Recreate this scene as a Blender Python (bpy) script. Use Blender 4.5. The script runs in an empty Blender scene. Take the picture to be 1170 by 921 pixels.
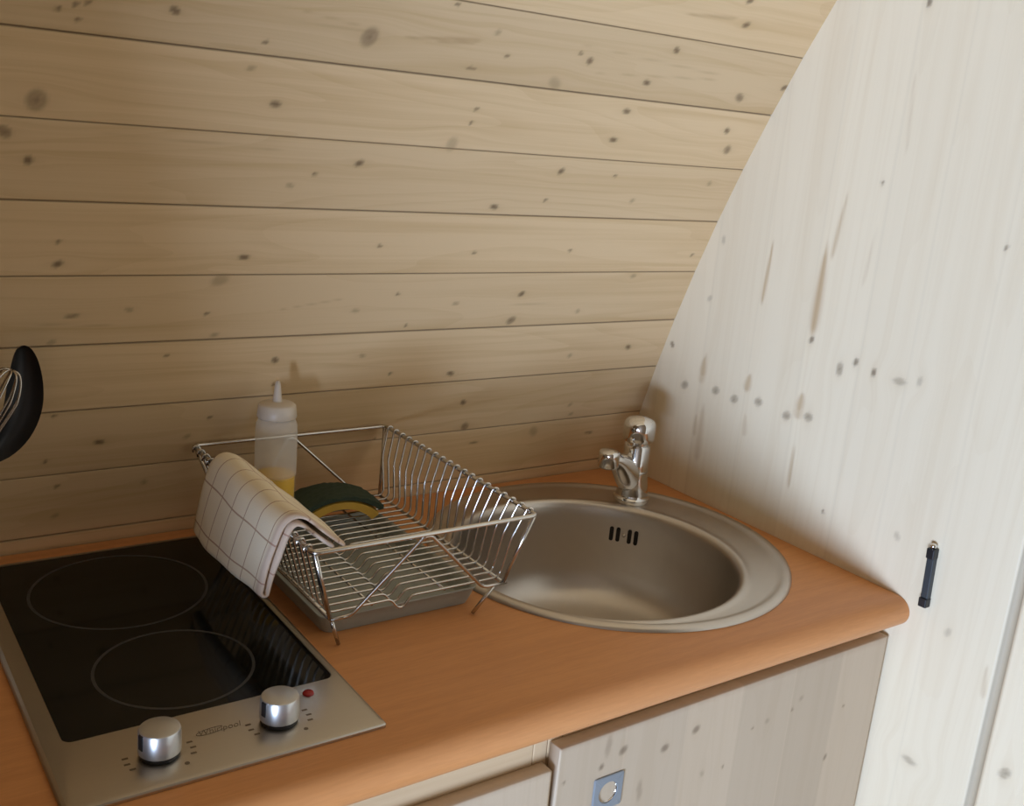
import bpy, bmesh, math, random
import numpy as np
from mathutils import Vector, Matrix
random.seed(4); rng = np.random.default_rng(4)
PI = math.pi
Z0 = 0.90            # height of the worktop above the floor; everything below is written relative to the worktop
COL = bpy.context.scene.collection
# knots and streaks of the boards: (along grain, across grain, half-length mm, half-width mm, darkness)
KB=[(0.08101,1.312,2.6,2,0.75),(0.07065,1.309,2.6,2,0.75),(0.05613,1.303,2.6,2,0.75),(0.07344,1.295,2.6,2,0.75),(0.1596,1.316,4.6,3.6,0.85),(0.2544,1.296,2.6,2,0.75),(0.3663,1.316,9.5,8,0.75),(0.2448,1.266,4,3,0.38),(0.279,1.229,4.6,3.6,0.85),(0.04373,1.211,9.5,8,0.75),(0.01703,1.176,6.5,5,0.85),(0.03989,1.147,4.6,3.6,0.85),(0.3952,1.165,4.6,3.6,0.85),(0.3429,1.148,2.6,2,0.75),(0.316,1.132,4,3,0.38),(0.07315,1.055,2.6,2,0.75),(0.07439,1.028,4.6,3.6,0.85),(0.2778,1.037,4.6,3.6,0.85),(0.4514,1.054,2.6,2,0.75),(0.2537,1.006,8,7,0.33),(0.4583,1.366,2.6,2,0.75),(0.5215,1.342,4,3,0.38),(0.5448,1.316,2.6,2,0.75),(0.5029,1.296,7,1.6,0.9),(0.665,1.324,4.6,3.6,0.85),(0.6472,1.332,2.6,2,0.75),(0.7929,1.354,4.6,3.6,0.85),(0.7687,1.306,4.6,3.6,0.85),(0.6266,1.29,8,7,0.33),(0.9444,1.302,6.5,5,0.85),(1.02,1.325,4.6,3.6,0.85),(0.8877,1.402,4.6,3.6,0.85),(0.8727,1.433,4.6,3.6,0.85),(0.5289,1.246,2.6,2,0.75),(0.5277,1.228,2.6,2,0.75),(0.5109,1.198,8,7,0.33),(0.757,1.264,4.6,3.6,0.85),(0.755,1.222,4.6,3.6,0.85),(0.9526,1.251,4.6,3.6,0.85),(0.9717,1.222,6.5,5,0.85),(0.69,1.171,4.6,3.6,0.85),(0.7844,1.169,2.6,2,0.75),(0.6821,1.127,2.6,2,0.75),(0.6037,1.114,4.6,3.6,0.85),(0.8344,1.132,4,3,0.38),(0.5954,1.045,2.6,2,0.75),(0.7573,1.049,2.6,2,0.75),(1.002,1.043,2.6,2,0.75),(0.969,1.166,4,3,0.38),(0.8975,1.006,4,3,0.38),(0.09269,0.9623,7,1.6,0.9),(0.1536,0.9687,4,3,0.38),(0.2434,0.9602,2.6,2,0.75),(0.2574,0.9297,4,3,0.38),(0.07308,0.9286,4,3,0.38),(0.2026,0.9035,2.6,2,0.75),(0.3416,0.8884,4.6,3.6,0.85),(0.346,0.851,2.6,2,0.75),(0.2663,0.8073,2.6,2,0.75),(0.0798,0.8285,2.6,2,0.75),(0.1331,0.7858,4.6,3.6,0.85),(0.07307,0.7647,2.6,2,0.75),(0.0873,0.7267,2.6,2,0.75),(0.08653,0.6834,4,3,0.38),(0.1914,0.7181,4,3,0.38),(0.2402,0.7817,4,3,0.38),(0.4961,0.9818,2.6,2,0.75),(0.4399,0.9582,4,3,0.38),(0.5213,0.9321,2.6,2,0.75),(0.4653,0.8876,4,3,0.38),(0.5154,0.8554,2.6,2,0.75),(0.591,0.9649,4,3,0.38),(0.6977,0.9782,4.6,3.6,0.85),(0.6945,0.9339,6.5,5,0.85),(0.8977,1.005,4,3,0.38),(0.813,0.9459,4,3,0.38),(0.9445,0.875,4.6,3.6,0.85),(0.8282,0.8657,4,3,0.38),(0.6154,0.8482,4.6,3.6,0.85),(0.6516,0.7953,4.6,3.6,0.85),(0.6661,0.7506,6.5,5,0.85),(0.6905,0.7194,7,1.6,0.9),(0.8623,0.7719,4,3,0.38),(0.8702,0.7533,4,3,0.38),(0.8026,0.7275,8,7,0.33),(0.9216,0.7116,7,1.6,0.9),(0.5139,0.7459,2.6,2,0.75)]
KR=[(0.1298,0.7512,4.2,3.6,0.75),(0.1507,0.5292,2.4,2.2,0.7),(0.4568,0.1772,6.5,5.5,0.65),(0.3886,0.1853,6.5,5.5,0.65),(0.3483,0.1822,6.5,5.5,0.65),(0.3003,0.1906,6.5,5.5,0.65),(0.2445,0.1847,6.5,5.5,0.65),(0.2058,0.1935,6.5,5.5,0.65),(0.1672,0.2738,6.5,5.5,0.65),(0.1434,0.2895,4.2,3.6,0.75),(0.1126,0.2824,4.2,3.6,0.75),(0.07197,0.2802,4,11,0.4),(0.04289,0.2875,5,4,0.3),(0.4279,0.3249,5,4,0.3),(0.4969,0.2356,4.2,3.6,0.75),(-0.03471,0.4707,2.4,2.2,0.7),(0.2223,0.3035,4.2,3.6,0.75),(0.4162,0.418,5,4,0.3),(0.1535,0.06791,2.4,2.2,0.7),(0.03239,0.07712,5,4,0.3),(-0.04916,-0.2158,4,11,0.4),(-0.1735,-0.1588,6.5,5.5,0.65),(-0.06433,-0.01837,5,4,0.3)]
SR=[(0.2222,0.4498,0.2228,0.3036),(0.3173,0.4433,0.3235,0.3296),(0.2024,0.5173,0.212,0.415),(0.2219,0.1579,0.2204,0.07714),(0.4096,0.1672,0.4085,0.05709),(0.4184,0.2439,0.4229,0.1855),(0.325,0.2311,0.3271,0.1962),(0.2223,0.2238,0.2254,0.1835),(0.3219,0.1698,0.3175,0.1291),(-0.1216,-0.02992,-0.1262,-0.08255),(0.4208,0.2363,0.4213,0.1975),(0.3233,0.2315,0.3276,0.1988),(0.2216,0.2279,0.2249,0.1968),(0.4226,0.1418,0.4203,0.09817),(0.1475,0.4772,0.1539,0.3885),(0.1343,0.692,0.1233,0.5637)]
SB=[(0.3945,1.32,0.5094,1.331),(0.7712,1.401,0.8715,1.408),(0.4331,1.319,0.5045,1.328),(0.6094,1.345,0.9185,1.328),(0.6538,1.308,0.9043,1.324),(0.02068,0.9549,0.1482,0.9475),(0.3138,0.9596,0.428,0.9782),(0.6503,0.9588,0.7735,0.9628),(0.246,1.321,0.3831,1.322),(0.2704,1.336,0.3614,1.326),(0.09245,1.182,0.3059,1.175)]
KD=[(-0.09962,0.6653,7,6,0.65),(-0.1096,0.6174,7,6,0.65),(-0.09269,0.5522,7,6,0.65),(-0.1045,0.5226,5,3.6,0.7),(-0.1075,0.4713,3,2.4,0.6),(-0.08109,0.5293,18,5,0.3),(-0.1552,0.5857,18,5,0.3),(-0.2177,0.9274,5,3.6,0.7),(-0.1459,0.947,3,2.4,0.6),(-0.1215,0.8388,3,2.4,0.6),(-0.1092,0.8533,5,4,0.3),(-0.1273,0.7672,3,2.4,0.6),(-0.1247,0.7929,5,4,0.3),(-0.1672,0.7226,3,2.4,0.6),(-0.1656,0.687,5,4,0.3)]
DOOR = (-2.2, -1.0, .75)
PART = (-.42, .035, -.31)
PTOP = .98
LIGHTS = [('daylight_door', (-2.07, -1.60, -.52), (1.0, -.3, .25), 1.15, .72, 164, (.525, .69, 1.0), 180)]
EXPOSURE = 0.0
# ------------------------------------------------------------------ helpers
def link(o, parent=None):
    COL.objects.link(o)
    if parent is not None: o.parent = parent
    return o
def tag(o, label, cat, group=None):
    o['label'] = label; o['category'] = cat
    if group: o['group'] = group
    return o
def thing(name, label, cat, loc=(0, 0, 0), group=None):
    o = bpy.data.objects.new(name, None); o.empty_display_size = .02; o.location = loc
    link(o); return tag(o, label, cat, group)
def struct(o): o['kind'] = 'structure'; return o
def mesh_obj(name, verts, faces, mat, parent=None, smooth=False, off=None):
    me = bpy.data.meshes.new(name)
    me.from_pydata([tuple(v) for v in verts], [], faces); me.update()
    if smooth: me.polygons.foreach_set('use_smooth', [True]*len(me.polygons))
    o = bpy.data.objects.new(name, me); 
    for m in (mat if isinstance(mat, list) else [mat]): me.materials.append(m)
    return link(o, parent)
def bm_obj(name, bm, mat, parent=None, smooth=False, angle=None):
    bmesh.ops.recalc_face_normals(bm, faces=bm.faces)
    me = bpy.data.meshes.new(name)
    if smooth:
        for f in bm.faces: f.smooth = True
        if angle:
            for e in bm.edges:
                if len(e.link_faces) == 2 and e.calc_face_angle(0) > angle: e.smooth = False
    bm.to_mesh(me); bm.free()
    for m in (mat if isinstance(mat, list) else [mat]): me.materials.append(m)
    o = bpy.data.objects.new(name, me)
    return link(o, parent)
def box_bm(x0, x1, y0, y1, z0, z1, bev=0, seg=2, bm=None):
    bm = bm or bmesh.new()
    r = bmesh.ops.create_cube(bm, size=1)
    for v in r['verts']:
        v.co = Vector(((x0+x1)/2+v.co.x*(x1-x0), (y0+y1)/2+v.co.y*(y1-y0), (z0+z1)/2+v.co.z*(z1-z0)))
    if bev:
        es = list({e for v in r['verts'] for e in v.link_edges})
        bmesh.ops.bevel(bm, geom=es, offset=bev, segments=seg, affect='EDGES', profile=.6)
    return bm
def fillet(pts, r, n=5):
    pts = [Vector(p) for p in pts]; out = [pts[0]]
    for a, b, c in zip(pts, pts[1:], pts[2:]):
        d1, d2 = (a-b), (c-b); l = min(d1.length, d2.length)*.48; k = min(r, l)
        p, q = b+d1.normalized()*k, b+d2.normalized()*k
        for i in range(n+1):
            t = i/n; out.append(p*(1-t)**2+b*2*t*(1-t)+q*t*t)
    out.append(pts[-1]); return out
def tube(bm, pts, r, n=8, closed=False, cap=True):
    pts = [Vector(p) for p in pts]; N = len(pts); rings = []
    rad = r if isinstance(r, (list, tuple)) else [r]*N
    t0 = (pts[1]-pts[0]).normalized()
    ref = Vector((0, 0, 1)) if abs(t0.z) < .9 else Vector((1, 0, 0))
    u = t0.cross(ref).normalized()
    for i in range(N):
        if closed: t = (pts[(i+1) % N]-pts[i-1]).normalized()
        elif i == 0: t = t0
        elif i == N-1: t = (pts[-1]-pts[-2]).normalized()
        else: t = ((pts[i+1]-pts[i]).normalized()+(pts[i]-pts[i-1]).normalized()).normalized()
        u = (u-t*u.dot(t)).normalized(); w = t.cross(u)
        rings.append([bm.verts.new(pts[i]+(u*math.cos(2*PI*k/n)+w*math.sin(2*PI*k/n))*rad[i]) for k in range(n)])
    for i in range(N if closed else N-1):
        a, b = rings[i], rings[(i+1) % N]
        for k in range(n): bm.faces.new((a[k], a[(k+1) % n], b[(k+1) % n], b[k]))
    if cap and not closed:
        bm.faces.new(rings[0][::-1]); bm.faces.new(rings[-1])
    return bm
def lathe(bm, prof, n=48, c=(0, 0, 0), M=None, closed=False):
    rings = []
    for r, z in prof:
        if r < 1e-6: rings.append([bm.verts.new((0, 0, z))])
        else: rings.append([bm.verts.new((r*math.cos(2*PI*k/n), r*math.sin(2*PI*k/n), z)) for k in range(n)])
    pairs = list(zip(rings, rings[1:])) + ([(rings[-1], rings[0])] if closed else [])
    for a, b in pairs:
        for k in range(n):
            k2 = (k+1) % n
            if len(a) == 1 and len(b) == 1: continue
            if len(a) == 1: bm.faces.new((a[0], b[k2], b[k]))
            elif len(b) == 1: bm.faces.new((a[k], a[k2], b[0]))
            else: bm.faces.new((a[k], a[k2], b[k2], b[k]))
    vs = [v for r in rings for v in r]
    for v in vs:
        if M is not None: v.co = M @ v.co
        v.co += Vector(c)
    return vs
def rrect(x0, x1, y0, y1, r, n=6):
    out = []
    for cx, cy, a in ((x1-r, y1-r, 0), (x0+r, y1-r, PI/2), (x0+r, y0+r, PI), (x1-r, y0+r, 1.5*PI)):
        for i in range(n+1):
            t = a+PI/2*i/n; out.append((cx+r*math.cos(t), cy+r*math.sin(t)))
    return out
def loft(bm, loops, cap0=True, cap1=True):
    R = [[bm.verts.new(p) for p in L] for L in loops]; n = len(R[0])
    for a, b in zip(R, R[1:]):
        for k in range(n): bm.faces.new((a[k], a[(k+1) % n], b[(k+1) % n], b[k]))
    if cap0: bm.faces.new(R[0][::-1])
    if cap1: bm.faces.new(R[-1])
    return R

def resample(rows, m=4):
    # Catmull-Rom through rows of numbers
    R_ = [np.array(r, float) for r in rows]; out = []
    for i in range(len(R_)-1):
        p0, p1, p2, p3 = R_[max(0, i-1)], R_[i], R_[i+1], R_[min(len(R_)-1, i+2)]
        for k in range(m):
            t = k/m; out.append(tuple(.5*(2*p1+(p2-p0)*t+(2*p0-5*p1+4*p2-p3)*t*t+(3*p1-p0-3*p2+p3)*t**3)))
    return out+[tuple(R_[-1])]

# ------------------------------------------------------------------ materials
class NT:
    def __init__(s, name):
        s.m = bpy.data.materials.new(name); s.m.use_nodes = True; s.t = s.m.node_tree
        s.b = s.t.nodes['Principled BSDF']
    def n(s, typ, **kw):
        nd = s.t.nodes.new(typ)
        for k, v in kw.items(): setattr(nd, k, v)
        return nd
    def l(s, a, b): s.t.links.new(a, b)
    def set(s, **kw):
        for k, v in kw.items():
            s.b.inputs[k.replace('_', ' ')].default_value = v
    def math(s, op, a, b=None, c=None):
        nd = s.n('ShaderNodeMath', operation=op)
        for i, v in enumerate((a, b, c)):
            if v is None: continue
            if isinstance(v, (int, float)): nd.inputs[i].default_value = v
            else: s.l(v, nd.inputs[i])
        return nd.outputs[0]
    def mix(s, f, a, b, blend='MIX'):
        nd = s.n('ShaderNodeMix', data_type='RGBA', blend_type=blend)
        for inp, v in ((nd.inputs[0], f), (nd.inputs[6], a), (nd.inputs[7], b)):
            if isinstance(v, (int, float)): inp.default_value = v
            elif isinstance(v, tuple): inp.default_value = v if len(v) == 4 else v+(1,)
            else: s.l(v, inp)
        return nd.outputs[2]
    def ramp(s, f, a, b, interp='LINEAR'):
        nd = s.n('ShaderNodeMapRange', interpolation_type='SMOOTHSTEP')
        s.l(f, nd.inputs[0]); nd.inputs[1].default_value = a; nd.inputs[2].default_value = b
        return nd.outputs[0]
    def noise(s, vec, scale=1, detail=2, rough=.5, dist=0):
        nd = s.n('ShaderNodeTexNoise'); s.l(vec, nd.inputs['Vector'])
        nd.inputs['Scale'].default_value = scale; nd.inputs['Detail'].default_value = detail
        nd.inputs['Roughness'].default_value = rough; nd.inputs['Distortion'].default_value = dist
        return nd.outputs['Fac']
    def vscale(s, vec, x, y, z):
        nd = s.n('ShaderNodeVectorMath', operation='MULTIPLY'); s.l(vec, nd.inputs[0]); nd.inputs[1].default_value = (x, y, z)
        return nd.outputs[0]
    def bump(s, h, strength, dist):
        nd = s.n('ShaderNodeBump'); nd.inputs['Strength'].default_value = strength; nd.inputs['Distance'].default_value = dist
        s.l(h, nd.inputs['Height']); s.l(nd.outputs[0], s.b.inputs['Normal'])
def simple(name, col, rough=.5, metal=0, **kw):
    N = NT(name); N.set(Base_Color=col+(1,), Roughness=rough, Metallic=metal, **kw)
    # faint unevenness so no surface is perfectly flat in tone
    tc = N.n('ShaderNodeTexCoord'); f = N.noise(tc.outputs['Object'], 35, 3)
    d = tuple(c*.86 for c in col)
    N.l(N.mix(f, d, tuple(min(1, c*1.1) for c in col)), N.b.inputs['Base Color'])
    return N.m
def pine(name, light, dark, contrast=1.0, rough=.55, var=.14):
    N = NT(name)
    g = N.n('ShaderNodeAttribute', attribute_name='grain').outputs['Vector']
    kn = N.n('ShaderNodeAttribute', attribute_name='knot').outputs['Fac']
    tn = N.n('ShaderNodeAttribute', attribute_name='tan').outputs['Fac']
    sep = N.n('ShaderNodeSeparateXYZ'); N.l(g, sep.inputs[0])
    big = N.noise(N.vscale(g, 1.3, 16, 7.7), 1, 2)
    ringv = N.noise(N.vscale(g, 1.0, 62, 5.3), 1, 3, .55, .25)
    rings = N.math('FRACT', N.math('MULTIPLY', N.noise(N.vscale(g, .9, 9, 3.1), 1, 1.5, .4), 16))
    rings = N.ramp(rings, .55, .98)
    fine = N.noise(N.vscale(g, 7, 420, 3.3), 1, 2)
    f = N.math('ADD', N.math('MULTIPLY', N.ramp(ringv, .42, .72), .42*contrast), N.math('MULTIPLY', rings, .20*contrast))
    f = N.math('ADD', f, N.math('MULTIPLY', N.math('SUBTRACT', fine, .5), .35*contrast))
    f = N.math('ADD', f, N.math('MULTIPLY', N.math('SUBTRACT', big, .5), .7*contrast))
    cl = N.n('ShaderNodeClamp'); N.l(f, cl.inputs[0])
    c = N.mix(cl.outputs[0], light, dark)
    # each board its own slight tone
    wn = N.n('ShaderNodeTexWhiteNoise', noise_dimensions='1D'); N.l(sep.outputs[2], wn.inputs['W'])
    v = N.math('ADD', N.math('MULTIPLY', wn.outputs['Value'], var), 1-var/2)
    cc = N.n('ShaderNodeCombineColor'); N.l(v, cc.inputs[0]); N.l(v, cc.inputs[1]); N.l(N.math('MULTIPLY', v, .99), cc.inputs[2])
    c = N.mix(1.0, c, cc.outputs[0], 'MULTIPLY')
    c = N.mix(tn, c, (.42, .26, .12))
    c = N.mix(kn, c, (.075, .04, .02))
    N.l(c, N.b.inputs['Base Color']); N.set(Roughness=rough)
    N.b.inputs['Specular IOR Level'].default_value = .25
    N.bump(f, .06, .001)
    return N.m
M_PINE = pine('pine_boards', (.76, .55, .315), (.60, .40, .19))
M_LOWBOUNCE = pine('low_bounce_pine_boards', (.19, .125, .07), (.14, .09, .05))  # pine darkened on the unseen walls to cut bounced light
M_PALE = pine('pale_pine_panel', (.80, .68, .49), (.71, .57, .38), .7, var=.06)
M_DOOR = pine('pine_door', (.56, .44, .31), (.48, .36, .235), .6)
M_RAIL = pine('pine_rail', (.66, .49, .30), (.52, .35, .19), .9)

def laminate():
    N = NT('beech_laminate'); tc = N.n('ShaderNodeTexCoord'); o = tc.outputs['Object']
    a = N.noise(N.vscale(o, 3.0, 70, 70), 1, 3, .55, .3); b = N.noise(N.vscale(o, 40, 420, 420), 1, 2); d = N.noise(N.vscale(o, 2.5, 9, 9), 1, 2)
    f = N.math('ADD', N.math('MULTIPLY', a, .6), N.math('MULTIPLY', b, .4))
    c = N.mix(N.ramp(f, .33, .66), (.60, .25, .082), (.69, .30, .102))
    c = N.mix(N.math('MULTIPLY', d, .35), c, (.65, .30, .122))
    N.l(c, N.b.inputs['Base Color']); N.set(Roughness=.38); N.b.inputs['Specular IOR Level'].default_value = .4
    return N.m
M_LAM = laminate()
def brushed(name, col, rough, scale=(400, 6, 400), bump=.02):
    N = NT(name); tc = N.n('ShaderNodeTexCoord'); f = N.noise(N.vscale(tc.outputs['Object'], *scale), 1, 2)
    N.l(N.mix(f, tuple(c*.95 for c in col), col), N.b.inputs['Base Color']); N.set(Metallic=1.0, Roughness=rough)
    r = N.math('ADD', N.math('MULTIPLY', f, .06), rough-.03); N.l(r, N.b.inputs['Roughness'])
    if bump: N.bump(f, bump, .0005)
    return N.m
M_SINK = brushed('satin_stainless', (.63, .575, .51), .36, (60, 60, 60), .0)
M_HOBFR = brushed('brushed_hob_steel', (.56, .52, .46), .30, (6, 500, 300), 0)
M_CHROME = simple('chrome', (.80, .79, .77), .07, 1.0)
M_WIRE = simple('chromed_wire', (.62, .585, .53), .22, 1.0)
M_KNOB = simple('knob_satin_silver', (.66, .66, .65), .32, .85)
M_BLACK = simple('black_plastic', (.012, .012, .013), .42)
M_DARK = simple('dark_gap', (.02, .014, .01), .8)
M_GLASS = simple('ceramic_glass', (.004, .004, .0035), .08)
M_GLASS.node_tree.nodes['Principled BSDF'].inputs['Specular IOR Level'].default_value = .22
M_RING = simple('printed_ring', (.042, .042, .041), .3)
M_MARK = simple('printed_marks', (.15, .11, .07), .5)
M_RED = simple('red_lamp', (.30, .012, .012), .25)
M_TRAY = simple('grey_plastic_tray', (.37, .375, .325), .35)
M_FOAM = simple('yellow_foam', (.62, .37, .055), .9)
def scour():
    N = NT('green_scourer'); tc = N.n('ShaderNodeTexCoord'); f = N.noise(tc.outputs['Object'], 700, 4, .7)
    N.l(N.mix(f, (.012, .024, .014), (.07, .095, .05)), N.b.inputs['Base Color']); N.set(Roughness=.95); N.bump(f, .9, .002)
    return N.m
M_SCOUR = scour()
def plastic_clear():
    # milky wall, clearer where the liquid wets it
    N = NT('milky_plastic'); N.set(Base_Color=(1, .97, .92, 1), Roughness=.4)
    N.b.inputs['Specular IOR Level'].default_value = .3
    tc = N.n('ShaderNodeTexCoord'); sep = N.n('ShaderNodeSeparateXYZ'); N.l(tc.outputs['Object'], sep.inputs[0])
    N.l(N.math('MULTIPLY_ADD', N.ramp(sep.outputs[2], .060, .068), .31, .09), N.b.inputs['Alpha'])
    return N.m
M_BOTTLE = plastic_clear()
M_CAP = simple('milky_cap', (.64, .55, .44), .4)
def oil():
    N = NT('yellow_liquid'); N.set(Base_Color=(.95, .55, .0, 1), Roughness=.5)
    return N.m
M_OIL = oil()
def towel_mat():
    N = NT('checked_cotton'); g = N.n('ShaderNodeAttribute', attribute_name='grain').outputs['Vector']
    sep = N.n('ShaderNodeSeparateXYZ'); N.l(g, sep.inputs[0])
    def line(c, per, off, w):
        t = N.math('FRACT', N.math('MULTIPLY_ADD', c, 1/per, off)); t = N.math('ABSOLUTE', N.math('SUBTRACT', t, .5))
        return N.math('LESS_THAN', t, w)
    weave = N.noise(N.vscale(g, 900, 900, 1), 1, 2)
    base = N.mix(weave, (.80, .685, .49), (.92, .80, .59))
    a = line(sep.outputs[0], .046, .25, .020); b = line(sep.outputs[1], .034, .05, .026)
    m = N.math('MAXIMUM', a, b)
    c = N.mix(N.math('MULTIPLY', m, .7), base, (.36, .17, .085))
    c = N.mix(N.math('MULTIPLY', sep.outputs[2], .40), c, (.36, .15, .13))
    N.l(c, N.b.inputs['Base Color']); N.set(Roughness=.9); N.bump(weave, .25, .0006)
    return N.m
M_TOWEL = towel_mat()
M_PULL = simple('grey_blue_plastic', (.235, .255, .27), .4)
M_FLOOR = pine('floor_boards', (.22, .15, .09), (.16, .10, .06))
M_WHITE = simple('white_ceramic', (.7, .68, .64), .3)

# ------------------------------------------------------------------ wood painting
def paint(U, V, knots, streaks=()):
    kn = np.zeros_like(U); W = np.zeros_like(U); tn = np.zeros_like(U)
    for u0, v0, a, b, st in knots:
        du = (U-u0)*1000; dv = (V-v0)*1000
        wob = 1+.18*np.sin(np.arctan2(dv, du)*2+u0*40)
        e = np.hypot(du/a, dv/b)*wob
        t = np.clip((1.55-e)/1.0, 0, 1); core = t*t*(3-2*t)*st
        if a > 6 and st > .6: core *= .62+.38*np.clip(np.abs(e-.55)*2.2, 0, 1)
        kn = np.maximum(kn, core*.82)
        halo = np.exp(-(du/(a*2.6))**2-(dv/(b*1.3))**2)*st
        tn = np.maximum(tn, halo*.22)
        if a*b > 8: W += -dv/1000*.85*np.exp(-(du/(6*a))**2-(dv/(3.2*b))**2)
    for u0, v0, u1, v1, w, st in streaks:
        d = np.array((u1-u0, v1-v0)); L = np.hypot(*d); d = d/L
        t = ((U-u0)*d[0]+(V-v0)*d[1])/L; n = -(U-u0)*d[1]+(V-v0)*d[0]
        ww = w*np.sqrt(np.clip(4*t*(1-t), 0, 1))*np.clip(.35+.8*t, 0, 1)+1e-5
        m = np.exp(-(n/(ww*.75))**2)*np.clip(t*5, 0, 1)*np.clip((1-t)*9, 0, 1)*(t > 0)*(t < 1)
        tn = np.maximum(tn, m*st)
    return kn, W, tn
def set_attr(o, u, v, idn, kn=None, tn=None):
    me = o.data; n = len(me.vertices)
    a = me.attributes.new('grain', 'FLOAT_VECTOR', 'POINT')
    a.data.foreach_set('vector', np.stack([np.broadcast_to(u, n), np.broadcast_to(v, n), np.broadcast_to(idn, n)], 1).astype(np.float32).ravel())
    for nm, arr in (('knot', kn), ('tan', tn)):
        b = me.attributes.new(nm, 'FLOAT', 'POINT')
        if arr is not None: b.data.foreach_set('value', np.asarray(arr, np.float32))
    return o
def coords(o):
    a = np.empty(len(o.data.vertices)*3, np.float32); o.data.vertices.foreach_get('co', a); return a.reshape(-1, 3).astype(float)
def grain_box(o, axis, idn):
    c = coords(o); others = [i for i in range(3) if i != axis]
    return set_attr(o, c[:, axis], c[:, others[0]]+c[:, others[1]]*.83+.13*idn, idn)
def grid_obj(name, P, mat, flip=False, smooth=False):
    # P: (nv, nu, 3)
    nv, nu, _ = P.shape; i = np.arange(nv*nu).reshape(nv, nu)
    q = np.stack([i[:-1, :-1], i[:-1, 1:], i[1:, 1:], i[1:, :-1]], -1).reshape(-1, 4)
    if flip: q = q[:, ::-1]
    me = bpy.data.meshes.new(name); me.vertices.add(nv*nu); me.vertices.foreach_set('co', P.astype(np.float32).ravel())
    me.loops.add(q.size); me.loops.foreach_set('vertex_index', q.astype(np.int32).ravel())
    me.polygons.add(len(q)); me.polygons.foreach_set('loop_start', np.arange(0, q.size, 4, dtype=np.int32))
    me.update(calc_edges=True); me.validate()
    me.materials.append(mat)
    return link(bpy.data.objects.new(name, me))

# ------------------------------------------------------------------ the room: a gothic-arched timber pod
YC, ZC, R = -2.05637, -.62864, 2.711198     # the curve of the long wall
XR = 1.0248                                  # end wall
XL = -2.1; YAP = -.85                        # other end wall, ridge
def curve_y(z): return YC+math.sqrt(R*R-(z-ZC)**2)
PL = .08955
s_floor = math.asin((-Z0-ZC)/R)*R; s_top = math.acos((YAP-YC)/R)*R
j0 = .50568*R
joints = sorted([j0-PL*k for k in range(1, 19) if j0-PL*k > s_floor+.02]+[j0+PL*k for k in range(0, 25) if j0+PL*k < s_top-.02])
joints = [s_floor]+joints+[s_top]
gapw = {}                                     # some joints are tight, some open
for i, s in enumerate(joints): gapw[i] = [.0016, .0009, .0013, .0007, .0015, .0008, .0012][i % 7]
def arch_wall(name, xs_dense, mirror, mat, knots, streaks, opening=None):
    sv, idn, gr, depth = [], [], [], []
    for i, (a, b) in enumerate(zip(joints, joints[1:])):
        g0, g1 = gapw[i], gapw[i+1]
        dense = (not mirror) and b > .58 and a < 1.5
        n = 30 if dense else 3
        ss = [a, a+g0*.45]+list(np.linspace(a+g0*.55+.0012, b-g1*.55-.0012, n))+[b-g1*.45, b]
        sv += ss; idn += [i]*len(ss); gr += [1]+[.55]+[0]*n+[.55]+[1]; depth += [.004]+[.0002]+[0]*n+[.0002]+[.004]
        # facet: chord, so planks are flat
    sv, idn, gr, depth = map(np.array, (sv, idn, gr, depth))
    ya, za = [], []
    k = 0
    for i, (a, b) in enumerate(zip(joints, joints[1:])):
        pa = np.array((YC+R*math.cos(a/R), ZC+R*math.sin(a/R))); pb = np.array((YC+R*math.cos(b/R), ZC+R*math.sin(b/R)))
        m = idn == i; t = (sv[m]-a)/(b-a); p = pa+(pb-pa)*t[:, None]; nrm = np.array((math.cos((a+b)/2/R), math.sin((a+b)/2/R)))
        p = p+nrm*depth[m][:, None]; ya.append(p[:, 0]); za.append(p[:, 1])
    ya = np.concatenate(ya); za = np.concatenate(za)
    if mirror: ya = 2*YAP-ya
    xs = xs_dense
    U, V = np.meshgrid(xs, sv); I = np.repeat(idn[:, None], len(xs), 1).astype(float)
    P = np.stack([U, np.repeat(ya[:, None], len(xs), 1), np.repeat(za[:, None], len(xs), 1)], -1)
    o = grid_obj(name, P, mat, flip=mirror)
    kn, W, tn = paint(U, V, knots, streaks)
    kn = np.maximum(kn, gr[:, None]*.9)
    tn = np.where(gr[:, None] > 0, 0, tn)
    set_attr(o, U.ravel(), (V+W).ravel(), (I+(31 if mirror else 0)).ravel(), kn.ravel(), tn.ravel())
    return struct(o), P
xs = np.concatenate([np.linspace(XL, -.06, 20), np.arange(-.055, XR, .0032), [XR]])
SBw = [s+(.0042 if i < 3 else .0019, .5 if i < 3 else .32) for i, s in enumerate(SB)]
extra = [(rng.uniform(XL, -.1), rng.uniform(0, 2.9), 5, 4, .7) for _ in range(0)]
wall_back, _ = arch_wall('wall_back', xs, False, M_PINE, KB, SBw)

# opposite slope of the pod, behind the camera, darkened to cut bounced light
wall_front, PF = arch_wall('wall_front', np.linspace(XL, XR, 12), True, M_LOWBOUNCE, [], [])

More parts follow.
